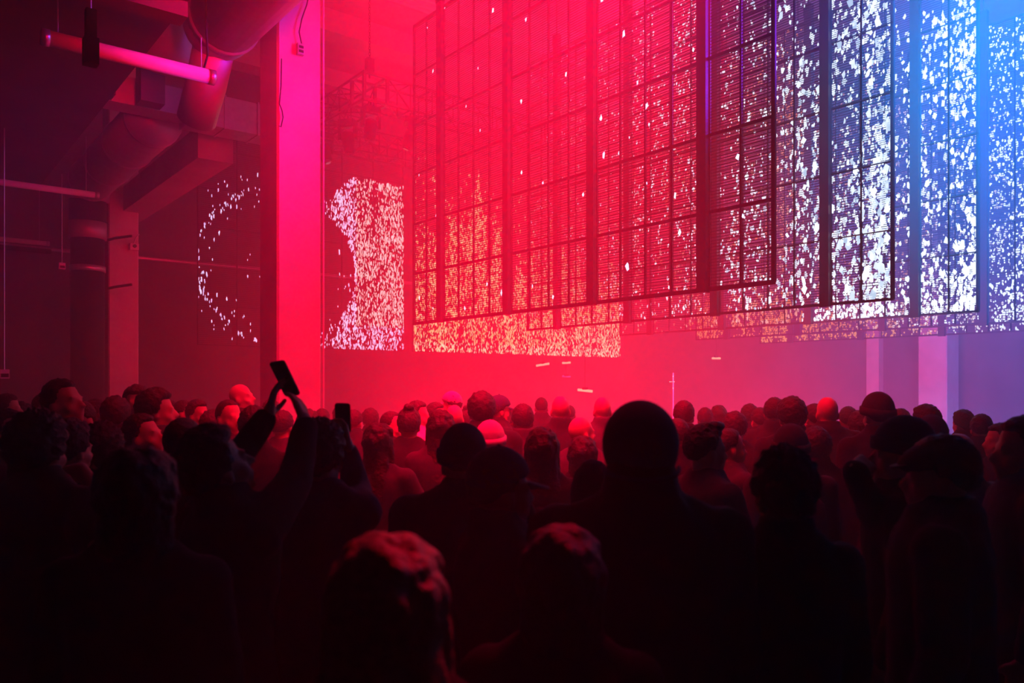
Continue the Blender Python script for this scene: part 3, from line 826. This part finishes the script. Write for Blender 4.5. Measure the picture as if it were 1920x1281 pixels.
p(1090,782,5.4,15,'person with smooth pinkish lit scalp in front of the shaved heads', hair='bald', base='man_side')
p(1092,818,4.72,5,'person with full hair just left of the tall capped silhouette', base='woman', hair='bob')
p(1129,744,7.02,-10,'shaved person half hidden behind the tall capped silhouette', hair='bald', topmat='grey')
# right
p(1282,751,6.52,10,'person with a thin rim of light on short hair, right of the tall cap', hair='short')
p(1268,784,5.24,-30,'person in red haze hugging the right side of the tall capped silhouette', hair='cropped')
p(1378,771,6.0,20,'person with combed back hair behind the pair in side view', hair='thick', base='woman')
p(1323,787,3.7,72,'person in side view with thick flat topped hair, looking right', hair='quiff', base='crossed')
p(1368,803,4.67,78,'person in side view behind the flat topped one, arms folded', base='crossed', hair='cropped', topmat='grey')
p(1424,764,7.6,-10,'faint person in pink haze left of the pair of round heads', hair='short')
p(1452,745,6.6,20,'left one of a pair of round heads standing close together', hair='short')
p(1484,743,5.48,0,'right one of the pair of round heads, larger and darker', hair='thick')
p(1551,744,6.0,5,'bald person with bright rimmed scalp under the lowest screen', hair='bald', base='big')
p(1526,757,6.96,-15,'dim person squeezed left of the bright rimmed bald one', hair='short')
p(1482,797,4.10,5,'person with smooth cap and strapped backpack behind the fuzzy haired head', hair='bald', hat='beanie', hatmat='grey', topmat='grey')
BPW = PEOPLE[-1]; _o = [o for o in bpy.data.objects if o.get('label') == BPW[4]][0]
t = thing('backpack', 'small strapped backpack worn under the smooth capped head', 'backpack', (0,0,0))
t.matrix_world = _o.matrix_basis.copy()
b = MB(); b.loft([ellring(z, rx, ry, 0, -.20, 20, 3) for z,rx,ry in ((1.0,.10,.04),(1.02,.135,.065),(1.2,.14,.072),(1.34,.12,.06),(1.39,.07,.03))])
b.build('body', M['grey'], t, True)
b = MB(); b.loft([ellring(z, rx, ry, 0, -.262, 18, 3) for z,rx,ry in ((1.04,.09,.01),(1.06,.1,.03),(1.16,.1,.03),(1.18,.09,.01))]); b.build('pocket', M['navy'], t, True)
for s_ in (-1,1):
    b = MB(); b.tube([(s_*.09,-.15,1.36),(s_*.10,-.10,1.445),(s_*.105,-.01,1.478),(s_*.11,.08,1.43),(s_*.12,.13,1.33),(s_*.15,.10,1.15),(s_*.14,-.12,1.05)], .014, 8); b.build('strap', M['pale'], t, True)
b = MB(); b.tube([(-.03,-.2,1.38),(0,-.2,1.42),(.03,-.2,1.38)], .008, 8); b.build('handle', M['pale'], t, True)
p(1530,800,4.82,10,'person with bushy hair right of the backpack wearer', hair='thick')
p(1645,737,5.12,-5,'tall person with tall textured hat in purple haze at right', hair='short', hat='beanie')
p(1735,758,5.88,-20,'person with a red edge on the hair behind the two hats', hair='thick')
p(1746,778,4.5,10,'person with a round cap standing between the two hats', hair='short', hat='cap')
p(1796,812,3.9,0,'person showing only a pale scalp above the nearest flat cap', hair='bald')
p(1875,793,5.36,-80,'small person in blue purple haze by the right edge, facing left', hair='short')
for i, (px, py, z, hd, base, hair, lab) in enumerate([
    (604,766,8.52,0,'man','short','faint person in the haze right beside the pillar corner'),
    (640,760,9.2,20,'man','thick','far person in the haze above the small raised phone'),
    (876,760,8.76,10,'woman','bun','faint far person left of the big round crop'),
    (958,768,9.06,-10,'man','short','faint far person right of the cap and glasses'),
    (1068,760,9.92,0,'man','cropped','faint far person right of the shaved head'),
    (1322,764,8.32,15,'man','short','faint far person above the flat topped side view'),
    (1347,760,9.08,0,'woman','bob','faint far person between the rim lit hair and the combed back hair'),
    (1405,757,8.52,0,'man','thick','faint far person in the pink haze above the folded arms pair'),
    (1508,762,8.6,5,'man','short','faint far person between the round pair and the bald one'),
    (1590,762,7.44,10,'man','short','far person right of the bright rimmed bald one'),
    (1612,770,6.4,-10,'woman','long','long haired far person left of the tall textured hat'),
    (1688,766,6.92,0,'man','short','far purple person between the textured hat and the red edged hair'),
    (1805,768,7.4,-15,'man','thick','far person in front of the purple pillar'),
    (1840,776,6.4,20,'man','short','far person in the blue haze right of the purple pillar'),
    (180,748,7.8,30,'man','short','far dim person left of the distant pillar foot'),
    (320,752,8.2,10,'man','thick','far dim person right of the lit nape'),
    (50,752,8.4,30,'woman','bun','far dim person near the left edge, mostly hidden'),
    (508,748,8.0,0,'man','short','far person behind the left raised hand')]):
    p(px, py, z, hd, lab, base=base, hair=hair, group=None, topmat=R.choice((None,'grey','navy')))
# nearer silhouettes
p(1112,862,3.1,10,'hooded dark red figure tucked left of the tall capped silhouette', hair=None, hat='hood', base='man')
p(868,797,2.95,-8,'black silhouette in a beanie at centre, wide sloping shoulders', hair='cropped', hat='beanie', base='big', hatmat='navy')
p(938,838,2.4,62,'dark silhouette in a ball cap with its brim pointing right', hair='short', hat='cap', base='man')
p(1200,750,2.05,3,'very tall black silhouette in a snug domed cap, dominating the centre', hair='cropped', hat='tallcap', base='tall')
p(1469,835,2.2,0,'dark silhouette with fuzzy hair glowing at the rim, right of the tall cap', hair='curly', base='man', w=.92)
p(1765,822,2.45,-62,'large dark figure in a flat cap looking left, nearest at right', hair='short', hat='flatcap', base='big')
p(1920,779,3.0,-75,'person cut by the right edge, lit ear, pale blue grey top', hair='short', base='man', topmat='grey')
p(725,1003,1.25,-5,'nearest person, back of long fair hair glowing red at the bottom centre', base='woman', hair='longblond', w=1.12)
p(1052,986,1.62,5,'low dark head close to the viewer with a red rim, bottom centre right', base='woman', hair='bob')
# ---------------------------------------------------------------- people with raised hands
def inv_root(px, py, z, heading, s, off):
    P = at_h(px, z); rz = -YAW - math.radians(heading)
    P = P - Matrix.Rotation(rz,3,'Z') @ (off*s*.9)
    return (Matrix.Translation(P) @ Matrix.Rotation(rz,4,'Z') @ Matrix.Scale(s,4)).inverted()
def posed(key, px, py, z, heading, label, targets, hands_w, hints, hair='short', hat=None, extra=.015, topmat='black', yaw=0., pitch=0., w=1., sleeve='long', voxel=.0075, fem=False, coat=False, hood=False, collar=False, hatmat=None, roll=0.):
    hf = headframe(yaw, pitch, roll); topz = (hf @ Vector((0,-.01,.22))).z + extra*.95
    h = CAMH+(HOR-py)/F*z; s = h/topz; off = hf @ Vector((0,0,.12)); off.z = 0
    inv = inv_root(px, py, z, heading, s, off); r3 = inv.to_3x3()
    wr = [tuple(inv @ t) if t is not None else None for t in targets]
    for i, sgn in enumerate((-1,1)):
        if wr[i] is None: wr[i] = (sgn*.225,.07,.86)
    hd = {}
    for i, hw in enumerate(hands_w):
        if hw: hd[i] = dict(hw, d=r3 @ Vector(hw['d']), n=r3 @ Vector(hw['n']))
    bd = body_meshes(key, fem=fem, yaw=yaw, pitch=pitch, roll=roll, wrists=wr, hints=[tuple(r3 @ Vector(hh)) if hh else ((-.3,-1,0),(.3,-1,0))[i] for i, hh in enumerate(hints)], hands=hd, sleeve=sleeve, voxel=voxel, topmat=topmat, coat=coat, hood=hood, collar=collar, w=w)
    return person(px, py, z, heading, label, custom=bd, hair=hair, hat=hat, hatmat=hatmat)
def dirw(a, b): return (b-a).normalized()
def phone(c, up, face, label, wd=.072, ht=.15):
    """c centre, up along the long side, face = where the screen looks"""
    up = Vector(up).normalized(); n = Vector(face); n = (n-up*n.dot(up)).normalized(); x = up.cross(n)
    t = thing('phone', label, 'phone', c)
    t.matrix_world = Matrix.Translation(c) @ Matrix((x, up, n)).transposed().to_4x4()
    b = MB(); r = .011; prof = []
    for cx, cy, a0 in ((wd/2-r,ht/2-r,0),(-wd/2+r,ht/2-r,1),(-wd/2+r,-ht/2+r,2),(wd/2-r,-ht/2+r,3)):
        for k in range(5):
            a = math.pi/2*(a0+k/4); prof.append((cx+r*math.cos(a), cy+r*math.sin(a)))
    b.loft([[(q[0]*f, q[1]*f, z) for q in prof] for f, z in ((.97,-.0045),(1,-.003),(1,.003),(.97,.0045))])
    b.build('body', M['dark'], t)
    b = MB(); b.box(-wd/2+.004,wd/2-.004,-ht/2+.006,ht/2-.006,.0045,.0052); b.build('screen', M['glass'], t)
    b = MB()
    b.box(-wd/2+.006,-wd/2+.03,ht/2-.034,ht/2-.008,-.0065,-.0045); b.build('camera_bump', M['dark'], t)
    return t
V = Vector
view = lambda px,py: (at(px,py,1)-cam2w(0,0,CAMH)).normalized()
# the one filming with both hands
zc = 2.95
phc = at(534,710,zc)
upw = (at(520,684,zc-.03)-at(546,738,zc+.02)).normalized()
xr = cam2w(1,0); fw = cam2w(0,1)
wl, wr_ = at(503,779,2.86), at(579,784,2.86)
posed('filming', 402, 800, 2.5, 42, 'dark haired person filming with both arms raised, face turned up to the phone',
    [wl, wr_],
    [dict(d=dirw(wl, at(519,716,2.93)), n=V(xr)*.8+V(fw)*.3, side=1, curl=.28), dict(d=dirw(wr_, at(556,722,2.93)), n=V(xr)*-.8+V(fw)*.3, side=-1, curl=.28)],
    [V((-.2,0,-1))-V(xr)*.5, V((0,0,-1))+V(xr)*.45], hair='thick', extra=.024, yaw=-.05, pitch=.42, hood=False, collar=True, voxel=.0065)
phone(phc, upw, -V(fw)*.85 - V((0,0,.45)) + V(xr)*-.35, 'dark phone held high in both raised hands in front of the big pillar', .072, .148)
# one hand raised with a phone
w2 = at(653,842,3.05)
posed('onehand', 600, 784, 3.0, 18, 'person holding a phone up in one hand, half hidden by the filming arms',
    [None, w2], [None, dict(d=dirw(w2, at(645,795,3.08)), n=-V(fw)*.3-V(xr), side=-1, curl=.75)],
    [None, V((0,0,-1))+V(xr)*.2], hair='curly', extra=.026, voxel=.0075, sleeve='long', topmat='navy')
phone(at(643,784,3.12), at(642,755,3.1)-at(644,813,3.14), -V(fw), 'small dark phone held upright in one hand right of the big pillar', .062, .124)
# hand to the mouth
w3 = at(1601,880,2.8)
posed('smoker', 1692, 783, 2.98, -68, 'person in a brimless hat looking left with a hand raised to the mouth',
    [None, w3], [None, dict(d=dirw(w3, at(1622,868,2.84)), n=V(fw)*.6-V((0,0,.5)), side=-1, curl=1.0)],
    [None, V((0,0,-1))-V(fw)*.2-V(xr)*.1], hair='short', hat='beanie', extra=.02, pitch=.05, hatmat='navy', voxel=.0075)
# left edge: two dark figures with bare forearms catching the light
wa = at(172,1185,2.3)
posed('nearleft', 72, 768, 2.85, 8, 'dark silhouette with bushy curly hair near the left edge, bare forearm lit red below',
    [None, wa], [None, dict(d=-V(xr)*.8-V((0,0,.5)), n=V((0,0,-1)), side=-1, curl=.6)],
    [None, V(xr)*1.0+V((0,0,-.2))], hair='curly', extra=.026, sleeve='short', voxel=.0095, coat=True)
wb = at(152,878,3.25)
posed('handup', 130, 784, 3.5, 20, 'dark silhouette beside the curly one with a lit bare hand held at the chest',
    [None, wb], [None, dict(d=-V(xr)*.7-V((0,0,.3))+V(fw)*.2, n=-V(fw), side=-1, curl=.9)],
    [None, V(xr)*.5+V((0,0,-.8))], hair='thick', extra=.024, sleeve='short', voxel=.0095)
# ================================================================ light and haze
def area(name, loc, target, size, power, col, shape='SQUARE', spread=180, size_y=None):
    l = bpy.data.lights.new(name, 'AREA'); l.energy = power; l.color = col; l.size = size
    if size_y: l.shape = 'RECTANGLE'; l.size_y = size_y
    l.spread = math.radians(spread)
    o = bpy.data.objects.new(name, l); COL.objects.link(o); o.location = loc
    d = Vector(target)-Vector(loc); o.rotation_euler = d.to_track_quat('-Z','Y').to_euler()
    return o
DEEP = (.02, .06, 1); VIOLET = (.25, .02, 1); RED = (1, .0, .03); BLUE = (.0, .29, 1)
L = [
 # red rig lights above the crowd, aimed deep into the hall, then unseen fills added
 (at_h(850, 10, 7.8), at_h(880, 18, 0.0), 3, 300, RED, 75),
 (at_h(1180, 10.5, 8.2), at_h(1150, 19, 0.0), 3, 430, RED, 75),
 (at_h(1200, 17, 10.8), at_h(1150, 19, 0.0), 3, 2200, RED, 90),
 (at_h(840, 18, 10.8), at_h(850, 20, 0.0), 3, 450, RED, 100),
 (at_h(960, 15, 9.9), at_h(760, 19, 11.2), 2, 130, RED, 120),  # added unseen uplight that reddens the ceiling
 (at_h(900, 7.2, 6.1), at_h(950, 8.6, 0.0), 3.6, 850, RED, 80),  # added unseen downlight, veils the middle crowd in red haze
 (at_h(930, 4.7, 4.4), at_h(940, 6.2, 0.8), 2, 230, RED, 85),  # added lower downlight out of view, rims and veils the nearer crowd
 (at_h(1250, 3.0, 3.5), at_h(800, 1.3, 1.4), .35, 1.5, RED, 22),  # small unseen lamp added for the red rim on the fair hair
 # red floor-level lights added behind the crowd, hidden by it, to light low haze
 (at_h(800, 12, .5), at_h(900, 17, 3.0), 1.5, 750, RED, 120),
 (at_h(1100, 12, .5), at_h(1150, 18, 2.6), 1.5, 900, RED, 115),
 (at_h(1420, 13, .5), at_h(1450, 18, 2.6), 1.5, 560, RED, 115),
 (at_h(1640, 14, .5), at_h(1700, 19, 2.0), 1.2, 160, RED, 100),
 # side wash on the big pillar, then lights added for ducts and tube
 (at_h(900, 5.0, 5.2), at_h(540, 10.3, 3.8), 1.2, 45, RED, 55),
 (at_h(640, 5.5, 5.2), at_h(330, 12, 6.6), 1.2, 70, RED, 60),  # unseen red light added to bring out the ducts at left
 (at_h(1750, 9.5, 7.0), at_h(200, 9.5, 5.2), 2, 55, VIOLET, 34),  # unseen violet cross light added to tint the hanging tube
 # blue rig lights on the right
 (at_h(2080, 9, 7.8), at_h(1780, 15, 6.0), 3.5, 2100, BLUE, 75),
 (at_h(1900, 15, 10.9), at_h(1880, 17, 3.0), 3.5, 1700, DEEP, 90),
]
for i, (p, t, s, e, c, sp) in enumerate(L): area('stage_and_fill_light', p, t, s, e, c, spread=sp)
w = bpy.data.worlds.new('world'); SC.world = w; w.use_nodes = True
nt = w.node_tree; nt.nodes['Background'].inputs[0].default_value = (0,0,0,1)
vs = nt.nodes.new('ShaderNodeVolumeScatter'); vs.inputs['Density'].default_value = .030
vs.inputs['Anisotropy'].default_value = 0.2
nt.links.new(vs.outputs[0], nt.nodes['World Output'].inputs['Volume'])
SC.view_settings.view_transform = 'Standard'; SC.view_settings.look = 'None'
SC.view_settings.exposure = 0; SC.view_settings.gamma = 1; SC.view_settings.use_curve_mapping = False
cy = SC.cycles
cy.use_denoising = True; cy.denoiser = 'OPENIMAGEDENOISE'
cy.max_bounces = 4; cy.diffuse_bounces = 2; cy.glossy_bounces = 2; cy.volume_bounces = 1; cy.transparent_max_bounces = 16
cy.sample_clamp_indirect = 2.0; cy.sample_clamp_direct = 0
cy.caustics_reflective = False; cy.caustics_refractive = False
